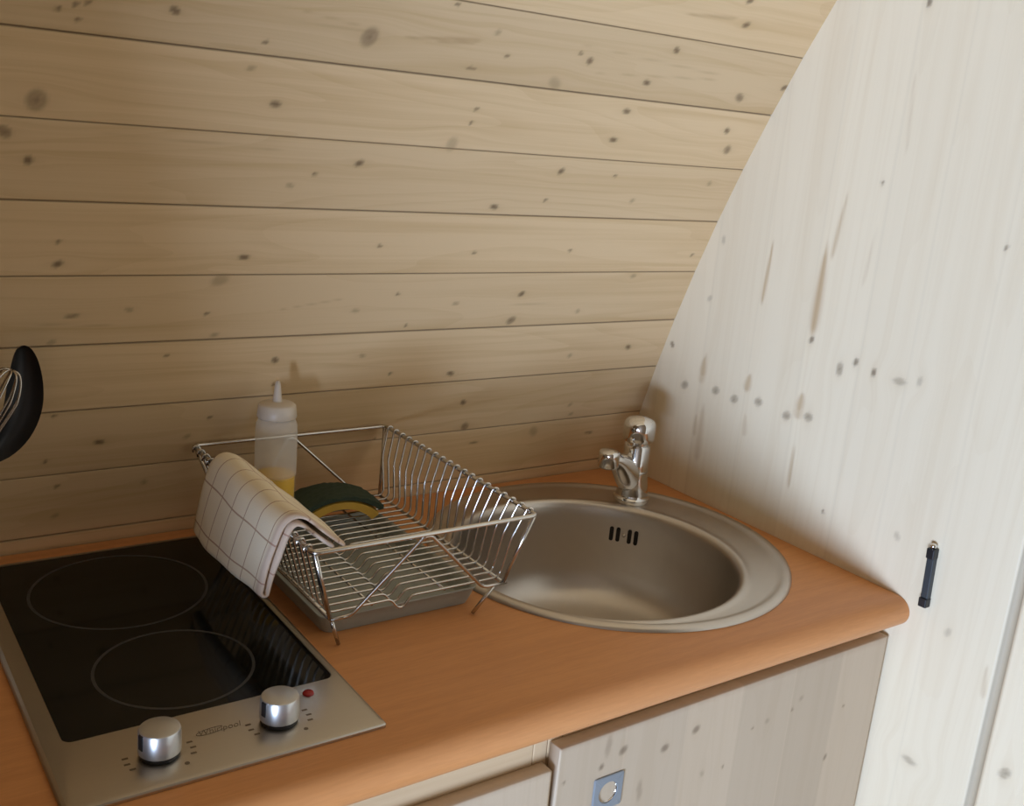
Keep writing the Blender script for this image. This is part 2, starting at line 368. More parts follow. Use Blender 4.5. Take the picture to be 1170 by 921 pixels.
# end wall on the right: wide pale boards standing upright, a groove beside the catch
GY0, GY1 = -.1328, -.1465
ys = np.concatenate([np.linspace(2*YAP-curve_y(-Z0)-.02, -.30, 10), np.arange(-.295, GY1-.001, .004), [GY1, GY1+.0003], [GY0-.0003, GY0], np.arange(GY0+.003, .62, .0033), [.66, .70]])
zs = np.concatenate([np.linspace(-Z0, -.52, 8), np.arange(-.51, .86, .0032), np.linspace(.9, ZC+R*math.sin(s_top/R), 14)])
Y, Z = np.meshgrid(ys, zs)
XX = np.full_like(Y, XR); XX[(Y < GY0) & (Y > GY1)] += .004
lim = YC+np.sqrt(np.maximum(R*R-(Z-ZC)**2, 0)); Yc = np.minimum(Y, lim+.004); Yc = np.maximum(Yc, 2*YAP-lim-.004)
seams = np.array([-.1386, -.0345, .062, .1375, .232, .329, .425, .52])
idn = np.searchsorted(seams, Y).astype(float)+50
SRw = [(a[1], a[0], a[3], a[2], w*1.4, min(.75, st*1.25)) for a, w, st in zip(SR, (.0085, .004, .004, .0035, .010, .009, .006, .009, .007, .004, .008, .008, .008, .006, .003, .003), (.62, .55, .4, .5, .34, .32, .3, .36, .26, .3, .5, .5, .5, .34, .18, .16))]
kn, W, tn = paint(Z, Y, [(z, y, a, b, min(1, st*1.1)) for y, z, a, b, st in KR], SRw)
for s in seams[1:]: kn = np.maximum(kn, .045*np.exp(-((Y-s)/.0018)**2))
tn = np.maximum(tn, np.where(Y > .232, .05, 0))  # warm bounce glow near the sink corner, tinted into the boards
kn = np.where((Y < GY0) & (Y > GY1), .42, kn)
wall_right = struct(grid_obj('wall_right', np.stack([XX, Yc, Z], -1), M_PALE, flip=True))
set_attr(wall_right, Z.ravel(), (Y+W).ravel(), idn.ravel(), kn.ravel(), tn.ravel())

# far end wall with an open glazed doorway, unseen partition added at the kitchen's left to shade the back wall, floor
zz = np.linspace(-Z0, ZC+R*math.sin(s_top/R)-.001, 24)
L = [(XL, curve_y(z), z) for z in zz]+[(XL, 2*YAP-curve_y(z), z) for z in zz[::-1]]
DY0, DY1, DZ = DOOR
L += [(XL, DY0, -Z0), (XL, DY0, DZ), (XL, DY1, DZ), (XL, DY1, -Z0)]
o = mesh_obj('wall_left', L, [list(range(len(L)))], M_LOWBOUNCE); grain_box(o, 2, 8); struct(o)
bm = bmesh.new()
box_bm(XL-.06, XL+.02, DY0-.05, DY0, -Z0+.0005, DZ+.05, .003, bm=bm); box_bm(XL-.06, XL+.02, DY1, DY1+.05, -Z0+.0005, DZ+.05, .003, bm=bm); box_bm(XL-.06, XL+.02, DY0, DY1, DZ, DZ+.05, .003, bm=bm)
o = bm_obj('trim_1', bm, M_RAIL); grain_box(o, 2, 3); struct(o)
px_, pw, py0 = PART
zp = np.linspace(-Z0+.0005, PTOP, 20)
L0 = [(px_, py0, -Z0+.0005)]+[(px_, curve_y(z)-.001, z) for z in zp]+[(px_, py0, PTOP)]
bm = bmesh.new(); loft(bm, [L0, [(x-pw, y, z) for x, y, z in L0]])
o = bm_obj('wall_shade_partition', bm, M_LOWBOUNCE); grain_box(o, 2, 9); struct(o)
fx = np.linspace(XL, XR, 30); fy = np.linspace(2*YAP-curve_y(-Z0), curve_y(-Z0), 41)
FX, FY = np.meshgrid(fx, fy); o = grid_obj('floor', np.stack([FX, FY, np.full_like(FX, -Z0)], -1), M_FLOOR)
set_attr(o, FX.ravel(), FY.ravel(), np.floor(FY.ravel()/.1)); struct(o)

# ------------------------------------------------------------------ worktop with the round cut-out
def evaluated(o):
    dg = bpy.context.evaluated_depsgraph_get(); dg.update()
    me = bpy.data.meshes.new_from_object(o.evaluated_get(dg)); o.modifiers.clear(); o.data = me
SX, SY, SR_ = .756, .3016, .2548
BX, BY, BR = .7215, .2850, .2000
WX0, WX1 = -.90, XR-.0006
prof = []
yback = curve_y(0)-.0025
for i in range(13):
    a = PI/2+PI*i/12; prof.append((.0135+.0215*math.cos(a)*1.0, -.0205+.0205*math.sin(a)))
prof = [(yback, 0)]+[(.0135+(y-.0135), z) for y, z in prof]+[(curve_y(-.041)-.006, -.041)]
bm = bmesh.new(); loft(bm, [[(x, y, z) for y, z in prof] for x in (WX0, WX1)])
worktop = bm_obj('worktop', bm, M_LAM, smooth=True, angle=.6)
bm = bmesh.new(); lathe(bm, [(0, -.2), (SR_-.014, -.2), (SR_-.014, .1), (0, .1)], 96, (SX, SY, 0)); cut = bm_obj('cut', bm, M_LAM)
md = worktop.modifiers.new('b', 'BOOLEAN'); md.object = cut; md.operation = 'DIFFERENCE'; md.solver = 'EXACT'
evaluated(worktop); bpy.data.objects.remove(cut)
if len(worktop.data.materials) == 0: worktop.data.materials.append(M_LAM)
tag(worktop, 'long beech-coloured laminate worktop with a rounded front edge', 'worktop')

# ------------------------------------------------------------------ cabinets under the worktop
def panel(name, parent, x0, x1, y0, y1, z0, z1, axis, mat, idn, bev=.0012):
    o = bm_obj(name, box_bm(x0, x1, y0, y1, z0, z1, bev), mat, parent); return grain_box(o, axis, idn)
cabA = thing('kitchen_cabinet', 'pine cupboard under the sink with a square finger pull in its door', 'cabinet', (.74, .3, -Z0), 'pine cupboards under the worktop')
cabB = thing('kitchen_cabinet', 'pine cupboard under the hob with a lower door and an open strip above it', 'cabinet', (0, .3, -Z0), 'pine cupboards under the worktop')
def cabinet(root, x0, x1):
    P0 = []
    P0.append(panel('side_panel', root, x0, x0+.018, .0325, .53, -Z0+.001, -.0425, 2, M_RAIL, 21))
    P0.append(panel('side_panel', root, x1-.018, x1, .0325, .53, -Z0+.001, -.0425, 2, M_RAIL, 22))
    P0.append(panel('front_rail', root, x0+.0185, x1-.0185, .0325, .055, -.125, -.0425, 0, M_RAIL, 23))
    P0.append(panel('bottom_panel', root, x0+.0185, x1-.0185, .0325, .53, -.82, -.802, 0, M_RAIL, 24))
    P0.append(panel('kick_board', root, x0+.0185, x1-.0185, .07, .085, -Z0+.001, -.8205, 0, M_RAIL, 25))
    return P0
def to_parent(objs, root):
    for o in objs:
        o.location = o.location-root.location
pa = cabinet(cabA, .4605, XR-.0008); pb = cabinet(cabB, -.60, .4595)
def door(root, x0, x1, zl, zr, knots, idn):
    us = np.arange(-.44, -.05, .004); n = 100
    # dense painted front, plain back and edges
    vs = np.linspace(x0, x1, int((x1-x0)/.0026)); zz = np.concatenate([[-.78, -.6], np.arange(-.45, min(zl, zr)-.0045, .0026)])
    bm = bmesh.new(); d = .018; y0 = .0127
    Xg, Tg = np.meshgrid(vs, np.linspace(0, 1, len(zz)))
    top = zl+(zr-zl)*(vs-x0)/(x1-x0)
    zn = np.concatenate([zz, [-.066]])
    P = []
    rows = []
    for z in zn[:-1]: rows.append([(x, y0, z) for x in vs])
    rows.append([(x, y0, t-.0012) for x, t in zip(vs, top)])
    rows.append([(x, y0+.0012, t) for x, t in zip(vs, top)])
    rows.append([(x, y0+d, t) for x, t in zip(vs, top)])
    rows.append([(x, y0+d, -.78) for x in vs])
    A = np.array(rows, float)
    A = np.concatenate([A, A[:1]], 0)
    nv, nu, _ = A.shape
    o = grid_obj('door', A, M_DOOR)
    b = bmesh.new(); b.from_mesh(o.data); bmesh.ops.remove_doubles(b, verts=b.verts, dist=1e-6)
    bd = [e for e in b.edges if e.is_boundary]; bmesh.ops.holes_fill(b, edges=bd, sides=0)
    bmesh.ops.recalc_face_normals(b, faces=b.faces); b.to_mesh(o.data); b.free()
    c = coords(o); kn, W, tn = paint(c[:, 2], c[:, 0], knots)
    kn[c[:, 1] > y0+.004] = 0
    set_attr(o, c[:, 2], c[:, 0]+W+c[:, 1]*.8, idn+np.floor((c[:, 0]-x0)/.093), kn, tn)
    o.parent = root; return o
dA = door(cabA, .4612, 1.0190, -.0650, -.0598, [(u, v, a*.72, b_*.75, st) for u, v, a, b_, st in KD], 60)
dB = door(cabB, -.598, .4530, -.0865, -.0872, [(-.12, .38, 4, 3, .5), (-.21, .30, 6, 5, .6), (-.3, .42, 5, 4, .6)], 75)
# square finger pull let into the sink cupboard's door
px0, px1, pz0, pz1 = .5145, .5565, -.1605, -.1180
bm = bmesh.new(); pc = ((px0+px1)/2, (pz0+pz1)/2); rr = .0135
sq0 = rrect(px0, px1, pz0, pz1, .0025, 4); sq = []
for (xa, za), (xb, zb) in zip(sq0, sq0[1:]+sq0[:1]):
    k_ = max(1, int(math.hypot(xb-xa, zb-za)/.002)); sq += [(xa+(xb-xa)*i/k_, za+(zb-za)*i/k_) for i in range(k_)]
ang = [math.atan2(z-pc[1], x-pc[0]) for x, z in sq]
ci = [(pc[0]+rr*math.cos(a), pc[1]+rr*math.sin(a)) for a in ang]
loft(bm, [[(x, .0126, z) for x, z in sq], [(x, .0110, z) for x, z in sq], [(pc[0]+(x-pc[0])*.96, .0104, pc[1]+(z-pc[1])*.96) for x, z in sq],
          [(x, .0104, z) for x, z in ci], [(pc[0]+(x-pc[0])*.96, .0125, pc[1]+(z-pc[1])*.96) for x, z in ci]], False, False)
pull = bm_obj('finger_pull', bm, M_PULL, dA, smooth=True, angle=.5)
bm = bmesh.new(); lathe(bm, [(0, 0), (.005, .0004), (.009, .0015), (.0125, .004), (.0131, .0055)], 32, (pc[0], .0170, pc[1]-.0), Matrix.Rotation(PI/2, 4, 'X').to_3x3())
cup = bm_obj('pull_cup', bm, M_CHROME, dA, smooth=True); cup['label'] = 'shiny cup inside the finger pull'
# the cup sits in a round hole drilled in the door
bm = bmesh.new(); lathe(bm, [(0, -.03), (rr+.0002, -.03), (rr+.0002, .03), (0, .03)], 40, (pc[0], .0127-.021, pc[1]), Matrix.Rotation(PI/2, 4, 'X').to_3x3())
cut = bm_obj('cut', bm, M_DARK); md = dA.modifiers.new('b', 'BOOLEAN'); md.object = cut; md.operation = 'DIFFERENCE'; md.solver = 'EXACT'
evaluated(dA); bpy.data.objects.remove(cut)
to_parent(pa, cabA); to_parent(pb, cabB); to_parent([dA], cabA); to_parent([dB], cabB)

# ------------------------------------------------------------------ round sink
sink = thing('round_sink', 'round stainless steel sink with an off-centre bowl set into the worktop', 'sink', (SX, SY, 0))
def circ(cx, cy, r, z, n=128): return [(cx+r*math.cos(2*PI*k/n)-SX, cy+r*math.sin(2*PI*k/n)-SY, z) for k in range(n)]
bm = bmesh.new()
L = [circ(SX, SY, SR_-.0005, .0003), circ(SX, SY, SR_-.0012, .0030), circ(SX, SY, SR_-.0045, .0052), circ(SX, SY, SR_-.010, .0058), circ(SX, SY, SR_-.0145, .0048), circ(SX, SY, SR_-.0175, .0034)]
# the deck runs from the outer ring to the off-centre bowl
for t in (.15, .5, .85): 
    a, b = SR_-.0185, BR+.010
    L.append(circ(SX+(BX-SX)*t, SY+(BY-SY)*t, a+(b-a)*t, .0032))
for r, z in ((.0085, .0038), (.006, .0050), (.0025, .0050), (-.001, .0036), (-.004, 0), (-.006, -.006), (-.0075, -.02), (-.0095, -.06), (-.013, -.10), (-.022, -.128), (-.040, -.146), (-.065, -.154), (-.11, -.158), (-.155, -.161), (-.172, -.163)):
    L.append(circ(BX, BY, BR+r, z))
loft(bm, L, False, False)
for f in bm.faces: f.smooth = True
basin = bm_obj('basin', bm, M_SINK, sink, smooth=True)
bm = bmesh.new(); lathe(bm, [(.0285, -.1640), (.030, -.1605), (.027, -.1600), (.022, -.1625), (.006, -.163), (0, -.161)], 40, (BX-SX, BY-SY, 0))
bm_obj('drain', bm, M_CHROME, sink, smooth=True)
# four upright overflow slots under the tap and a small screw between them
oa = math.atan2(.392-BY, .868-BX)
for k, da in enumerate((-1.55, -.72, .72, 1.55)):
    a = oa+da*.0125/.19*1.0
    bm = bmesh.new(); loop = []
    for p, q in rrect(-.0031, .0031, -.0115, .0115, .003, 5): loop.append((p, q))
    rr_ = BR-.0088
    def pt(p, q, off):
        r = rr_-off+(q+.045-.0)*0
        return ((BX-SX)+r*math.cos(a)-math.sin(a)*p, (BY-SY)+r*math.sin(a)+math.cos(a)*p, -.040+q)
    loft(bm, [[pt(p, q, -.002) for p, q in loop], [pt(p, q, .0008) for p, q in loop]])
    o = bm_obj('overflow_slot', bm, M_DARK, sink)
bm = bmesh.new(); bmesh.ops.create_icosphere(bm, subdivisions=2, radius=.003)
for v in bm.verts: v.co = v.co*1.0+Vector(((BX-SX)+(BR-.0085)*math.cos(oa), (BY-SY)+(BR-.0085)*math.sin(oa), -.040))
bm_obj('overflow_screw', bm, M_SINK, sink, smooth=True)

# ------------------------------------------------------------------ push tap
tap = thing('push_tap', 'short chrome push-button tap standing on the back of the sink rim', 'tap', (.912, .430, .0034))
bm = bmesh.new(); lathe(bm, [(0, 0), (.0275, 0), (.0285, .002), (.0282, .0065), (.0262, .0085), (.0255, .0095), (.0252, .013), (.0238, .026), (.0218, .040), (.0207, .052), (.0205, .0895), (.0195, .0920), (.0, .0920)], 48)
body = bm_obj('tap_body', bm, M_CHROME, tap, smooth=True, angle=.7)
dirv = Vector((-1, -.10, 0)).normalized(); side = Vector((-dirv.y, dirv.x, 0))
bm = bmesh.new(); loops = []
for t, h, w, hh in resample(((-.006, .030, .0205, .024), (.006, .038, .0200, .026), (.018, .049, .0188, .0245), (.031, .061, .0172, .0195), (.043, .0705, .0160, .0145), (.054, .0755, .0152, .0112), (.062, .077, .0145, .0095)), 3):
    c = dirv*t+Vector((0, 0, h)); tl = (Vector((0, 0, 1))*.80-dirv*.55).normalized()
    def sq(v): return math.copysign(abs(v)**.95, v)
    loops.append([tuple(c+side*w*sq(math.cos(2*PI*k/24))+tl*hh*sq(math.sin(2*PI*k/24))) for k in range(24)])
loft(bm, loops); bm_obj('spout', bm, M_CHROME, tap, smooth=True, angle=1.0)
bm = bmesh.new(); lathe(bm, [(0, .001), (.0125, .001), (.0135, 0), (.0152, .001), (.0165, .004), (.0165, .022), (.0160, .0250), (.0135, .0272), (0, .0282)], 36, tuple(dirv*.062+Vector((0, 0, .0635))))
bm_obj('outlet', bm, M_CHROME, tap, smooth=True, angle=.7)
bm = bmesh.new(); lathe(bm, [(0, .0921), (.0165, .0921), (.0165, .0985), (.0225, .0990), (.0240, .1005), (.0246, .1060), (.0250, .1140), (.0252, .1210), (.0246, .1265), (.0222, .1315), (.017, .1350), (.008, .1370), (0, .1374)], 40)
bm_obj('push_button', bm, M_CHROME, tap, smooth=True, angle=.8)
bm = bmesh.new(); lathe(bm, [(.0214, .0480), (.0216, .0500), (.0208, .0520)], 40)
bm_obj('collar_ring', bm, M_WIRE, tap, smooth=True)

# ------------------------------------------------------------------ two-zone hob
hx0, hx1, hy0, hy1 = -.0183, .2697, .0437, .5447
hob = thing('ceramic_hob', 'black glass two-zone hob in a stainless steel frame', 'hob', ((hx0+hx1)/2, (hy0+hy1)/2, 0))
hc = Vector(hob.location)
def rel(loop, z, c=hc): return [(x-c.x, y-c.y, z) for x, y in loop]
gx0, gx1, gy0, gy1 = .0020, .2600, .1400, .5360
bm = bmesh.new()
o0 = rrect(hx0, hx1, hy0, hy1, .004, 8); o1 = rrect(hx0+.0012, hx1-.0012, hy0+.0012, hy1-.0012, .004, 8); o2 = rrect(hx0+.004, hx1-.004, hy0+.005, hy1-.004, .004, 8)
gi = rrect(gx0, gx1, gy0, gy1, .009, 8)
loft(bm, [rel(o0, .0003), rel(o0, .0028), rel(o1, .0042), rel(o2, .0055), rel(gi, .0055), rel(gi, .0035)], False, True)
bm_obj('steel_frame', bm, M_HOBFR, hob, smooth=True, angle=.35)
bm = bmesh.new(); g2 = rrect(gx0+.0006, gx1-.0006, gy0+.0006, gy1-.0006, .0085, 8); loft(bm, [rel(g2, .0037), rel(g2, .0052)])
bm_obj('glass_panel', bm, M_GLASS, hob)
for (x, y, r) in ((.1245, .4218, .0957), (.1266, .2274, .0769)):
    bm = bmesh.new(); lathe(bm, [(r-.0016, .00535), (r+.0016, .00535), (r+.0016, .00525), (r-.0016, .00525)], 96, (x-hc.x, y-hc.y, 0), closed=True)
    bm_obj('cooking_zone_ring', bm, M_RING, hob)
for (x, y, ang) in ((.0700, .0890, -.35), (.1810, .0915, -.35)):
    bm = bmesh.new(); lathe(bm, [(0, .0095), (.0172, .0095), (.0183, .0105), (.0185, .0130), (.0179, .0300), (.0172, .0318), (.0155, .0325), (0, .0327)], 48)
    k = bm_obj('control_knob', bm, M_KNOB, hob, smooth=True, angle=.6); k.location = (x-hc.x, y-hc.y, 0)
    bm = bmesh.new(); lathe(bm, [(0, .0056), (.0150, .0056), (.0172, .0060), (.0172, .0094), (0, .0094)], 40); bm_obj('knob_base', bm, M_BLACK, k, smooth=True, angle=.6)
    bm = bmesh.new(); box_bm(-.0030, .0030, -.0188, -.0165, .017, .0310, .0006, bm=bm)
    p = bm_obj('pointer_notch', bm, M_BLACK, k); p.rotation_euler.z = math.radians(-75)
    for a in (168, 186, 204, -24, -6, 12):
        ca, sa = math.cos(math.radians(a)), math.sin(math.radians(a)); r0 = .0285
        bm = bmesh.new(); box_bm(-.0026, .0026, -.0012, .0012, .00555, .00572, bm=bm)
        o = bm_obj('scale_mark', bm, M_MARK, hob); o.location = (x-hc.x+r0*ca, y-hc.y+r0*sa, 0)
    bm = bmesh.new()
    # off mark: a filled disc and bar at the front right
    lathe(bm, [(0, .00572), (.0022, .00572), (.0022, .00555), (0, .00555)], 12, (.0165, -.0235, 0))
    o = bm_obj('off_mark', bm, M_MARK, hob); o.location = (x-hc.x, y-hc.y, 0)
bm = bmesh.new(); lathe(bm, [(0, .0056), (.0056, .0056), (.0056, .0066), (.0048, .0076), (0, .0080)], 28, (.2240-hc.x, .1225-hc.y, 0))
o = bm_obj('indicator_lamp', bm, M_RED, hob, smooth=True, angle=.9); o['label'] = 'small red indicator lamp'
fc = bpy.data.curves.new('t', 'FONT'); fc.body = 'Whirlpool'; fc.size = .0118; fc.shear = .35; fc.extrude = .00008; fc.offset = -.00008; fc.resolution_u = 3
fo = bpy.data.objects.new('t', fc); COL.objects.link(fo); dg = bpy.context.evaluated_depsgraph_get(); dg.update()
tm = bpy.data.meshes.new_from_object(fo.evaluated_get(dg)); bpy.data.objects.remove(fo)
wdt = max(v.co.x for v in tm.vertices)
bm = bmesh.new(); bm.from_mesh(tm); bpy.data.meshes.remove(tm)
for v in bm.verts: v.co.x *= .0415/wdt
tube(bm, [(.0125+.0135*math.cos(a), .0038+.0040*math.sin(a)+.0012*math.cos(a), 0) for a in np.linspace(.5, 5.6, 28)], .00035, 4)
for v in bm.verts: v.co += Vector((.1075-hc.x, .0995-hc.y, .00568))
bm_obj('logo_lettering', bm, M_MARK, hob)
# ------------------------------------------------------------------ dish rack
ZR, ZD = .130, .040
rx0, rx1, ry0, ry1 = .2465, .5235, .1715, .5400          # rim
bx0, bx1, by0, by1 = .2825, .5050, .2000, .5120          # floor of the basket
RC = Vector((.394, .356, 0))
rack = thing('dish_rack', 'chromed wire dish rack standing over a grey tray between hob and sink', 'dish rack', tuple(RC))
def rk(pts): return [Vector(p)-RC for p in pts]
def rwire(name, pts, r, fil=.006, closed=False, n=8):
    bm = bmesh.new()
    P = fillet(pts, fil) if (fil and not closed) else pts
    tube(bm, rk(P), r, n, closed); return bm_obj(name, bm, M_WIRE, rack, smooth=True)
rwire('rim', [(x, y, ZR) for x, y in rrect(rx0, rx1, ry0, ry1, .007, 5)], .0027, closed=True, n=10)
rwire('base_rail', [(bx0, by0-.002, ZD-.003), (bx0, by1, ZD-.003)], .0024, 0)
rwire('base_rail', [(bx1, by0-.002, ZD-.003), (bx1, by1, ZD-.003)], .0024, 0)
rwire('middle_rail', [(.338, by0+.012, ZD-.0030), (.338, by1, ZD-.0030)], .0015, 0)
rwire('middle_rail', [(.432, by0+.012, ZD-.0030), (.432, by1, ZD-.0030)], .0015, 0)
for (X_, Yr, Yb, xb) in ((rx0+.002, ry0+.002, by0, bx0), (rx1-.002, ry0+.002, by0, bx1), (rx0+.002, ry1-.002, by1, bx0), (rx1-.002, ry1-.002, by1, bx1)):
    rwire('corner_post', [(X_, Yr, ZR), (xb, Yb, ZD-.003)], .0026, 0)
for yb, yr in ((by0-.001, ry0), (by1+.001, ry1)):
    rwire('end_brace', [(bx0, yb, ZD-.003), (.306, yb, ZD-.003), (.3755, yr+(.0015 if yb < .3 else -.0015), ZR-.003), (.3835, yr+(.0015 if yb < .3 else -.0015), ZR-.003), (.476, yb, ZD-.003), (bx1+.004, yb, ZD-.003)], .0022, .008)
for x0, x1, y in ((bx0+.001, .2965, by0), (bx1-.012, .4690, by0), (bx0+.001, .2965, by1), (bx1-.012, .4690, by1)):
    rwire('foot', [(x0, y, ZD-.004), (x1, y+(.006 if y < .3 else -.006), .0018)], .0023, 0)
NW = 20
for i in range(NW):
    t = i/(NW-1); yb = by0+.010+(by1-by0-.016)*t; yr = ry0+.014+(ry1-ry0-.028)*t
    ym = yb+(yr-yb)*.55
    pts = [(rx0-.0040, yr, ZR-.004), (rx0-.0042, yr, ZR+.0030), (rx0+.0030, yr, ZR+.0046), (bx0-.0030, yb+(yr-yb)*.1, ZD+.006), (bx0+.004, yb, ZD),
           (.3600, yb, ZD), (.3700, yb, ZD-.0120), (.3770, yb, ZD-.0120), (.3870, yb, ZD),
           (bx1-.002, yb, ZD), (bx1+.0025, yb, ZD+.006), (bx1+.004, ym, .094), (rx1-.0030, yr, ZR+.0046), (rx1+.0042, yr, ZR+.0030), (rx1+.0040, yr, ZR-.004)]
    rwire('plate_wire', pts, .00145, .0045, n=6)

# grey drip tray on the worktop under the rack
tray = thing('drip_tray', 'shallow grey plastic drip tray under the wire dish rack', 'tray', (.39, .364, 0))
tc = Vector(tray.location); bm = bmesh.new()
def tl(d, z): return rel(rrect(.2935-d, .4840+d, .2345-d, .4900+d, .012, 6), z, tc)
loft(bm, [tl(0, .0004), tl(.004, .012), tl(.006, .021), tl(.0075, .0222), tl(.0072, .0232), tl(.0050, .0232), tl(.0030, .0215), tl(.0010, .012), tl(-.003, .0035)], True, True)
bm_obj('tray_body', bm, M_TRAY, tray, smooth=True, angle=.7)

# ------------------------------------------------------------------ squeeze bottle
bot = thing('squeeze_bottle', 'milky plastic squeeze bottle of yellow washing liquid standing in the dish rack', 'bottle', (.3295, .470, ZD+.0018))
r = .0262
bm = bmesh.new(); lathe(bm, [(0, 0), (r-.004, 0), (r-.001, .002), (r, .006), (r, .120), (r-.0008, .130), (r-.0035, .137), (r-.006, .140)], 48)
bm_obj('bottle_body', bm, M_BOTTLE, bot, smooth=True)
bm = bmesh.new(); lathe(bm, [(0, .0020), (r-.0045, .0020), (r-.0018, .0065), (r-.0018, .064), (0, .064)], 40)
o = bm_obj('liquid', bm, M_OIL, bot, smooth=True, angle=.7); o['label'] = 'yellow liquid in the lower part of the bottle'
bm = bmesh.new(); lathe(bm, [(r-.0040, .1395), (r-.0020, .1395), (r-.0014, .1410), (r-.0030, .1545), (r-.0055, .1570), (.0120, .1580), (.0062, .1595), (0, .1595)], 40)
cap = bm_obj('cap', bm, M_CAP, bot, smooth=True, angle=.8)
bm = bmesh.new(); lathe(bm, [(.0062, .1594), (.0052, .1650), (.0038, .1800), (.0026, .1855), (0, .1860)], 24)
bm_obj('nozzle', bm, M_CAP, cap, smooth=True)

# ------------------------------------------------------------------ arched scouring sponge
sp = thing('scouring_sponge', 'bent dark green and yellow scouring sponge lying on the dish rack wires', 'sponge', (.4045, .4545, ZD+.0015))
def slab(name, zb, zt, mat, grow, rough):
    bm = bmesh.new(); NU, NV = 22, 12; hw, hd = .0465+grow, .0315+grow
    def P(i, j, top):
        u = -1+2*i/NU; v = -1+2*j/NV
        # squircle the outline a little
        k = 1-.06*(abs(u)**6)*(abs(v)**6)
        x = u*hw*k; y = v*hd*k
        arch = .0190*(1-abs(u)**2.1)*(1-.08*v)
        nz = rough*(math.sin(i*2.3+j*1.7)+math.sin(i*1.1-j*2.9))
        e = .0022*(abs(u)**8+abs(v)**8)
        slope = -2.1*.0190*u/hw
        z = arch+(zt-e+nz if top else zb+e*.4)
        return (x+(zt if top else zb)*-slope*.9, y, z)
    T = [[bm.verts.new(P(i, j, 1)) for j in range(NV+1)] for i in range(NU+1)]
    B = [[bm.verts.new(P(i, j, 0)) for j in range(NV+1)] for i in range(NU+1)]
    for i in range(NU):
        for j in range(NV):
            bm.faces.new((T[i][j], T[i+1][j], T[i+1][j+1], T[i][j+1])); bm.faces.new((B[i][j], B[i][j+1], B[i+1][j+1], B[i+1][j]))
    for i in range(NU):
        for j, s in ((0, 1), (NV, -1)): bm.faces.new((T[i][j], B[i][j], B[i+1][j], T[i+1][j])[::s])
    for j in range(NV):
        for i, s in ((0, -1), (NU, 1)): bm.faces.new((T[i][j], B[i][j], B[i][j+1], T[i][j+1])[::s])
    return bm_obj(name, bm, mat, sp, smooth=True, angle=.9)
slab('foam_layer', 0, .0118, M_FOAM, 0, .0002)
slab('scourer_layer', .0120, .0200, M_SCOUR, .0008, .0007)
sp.rotation_euler.z = math.radians(-4)

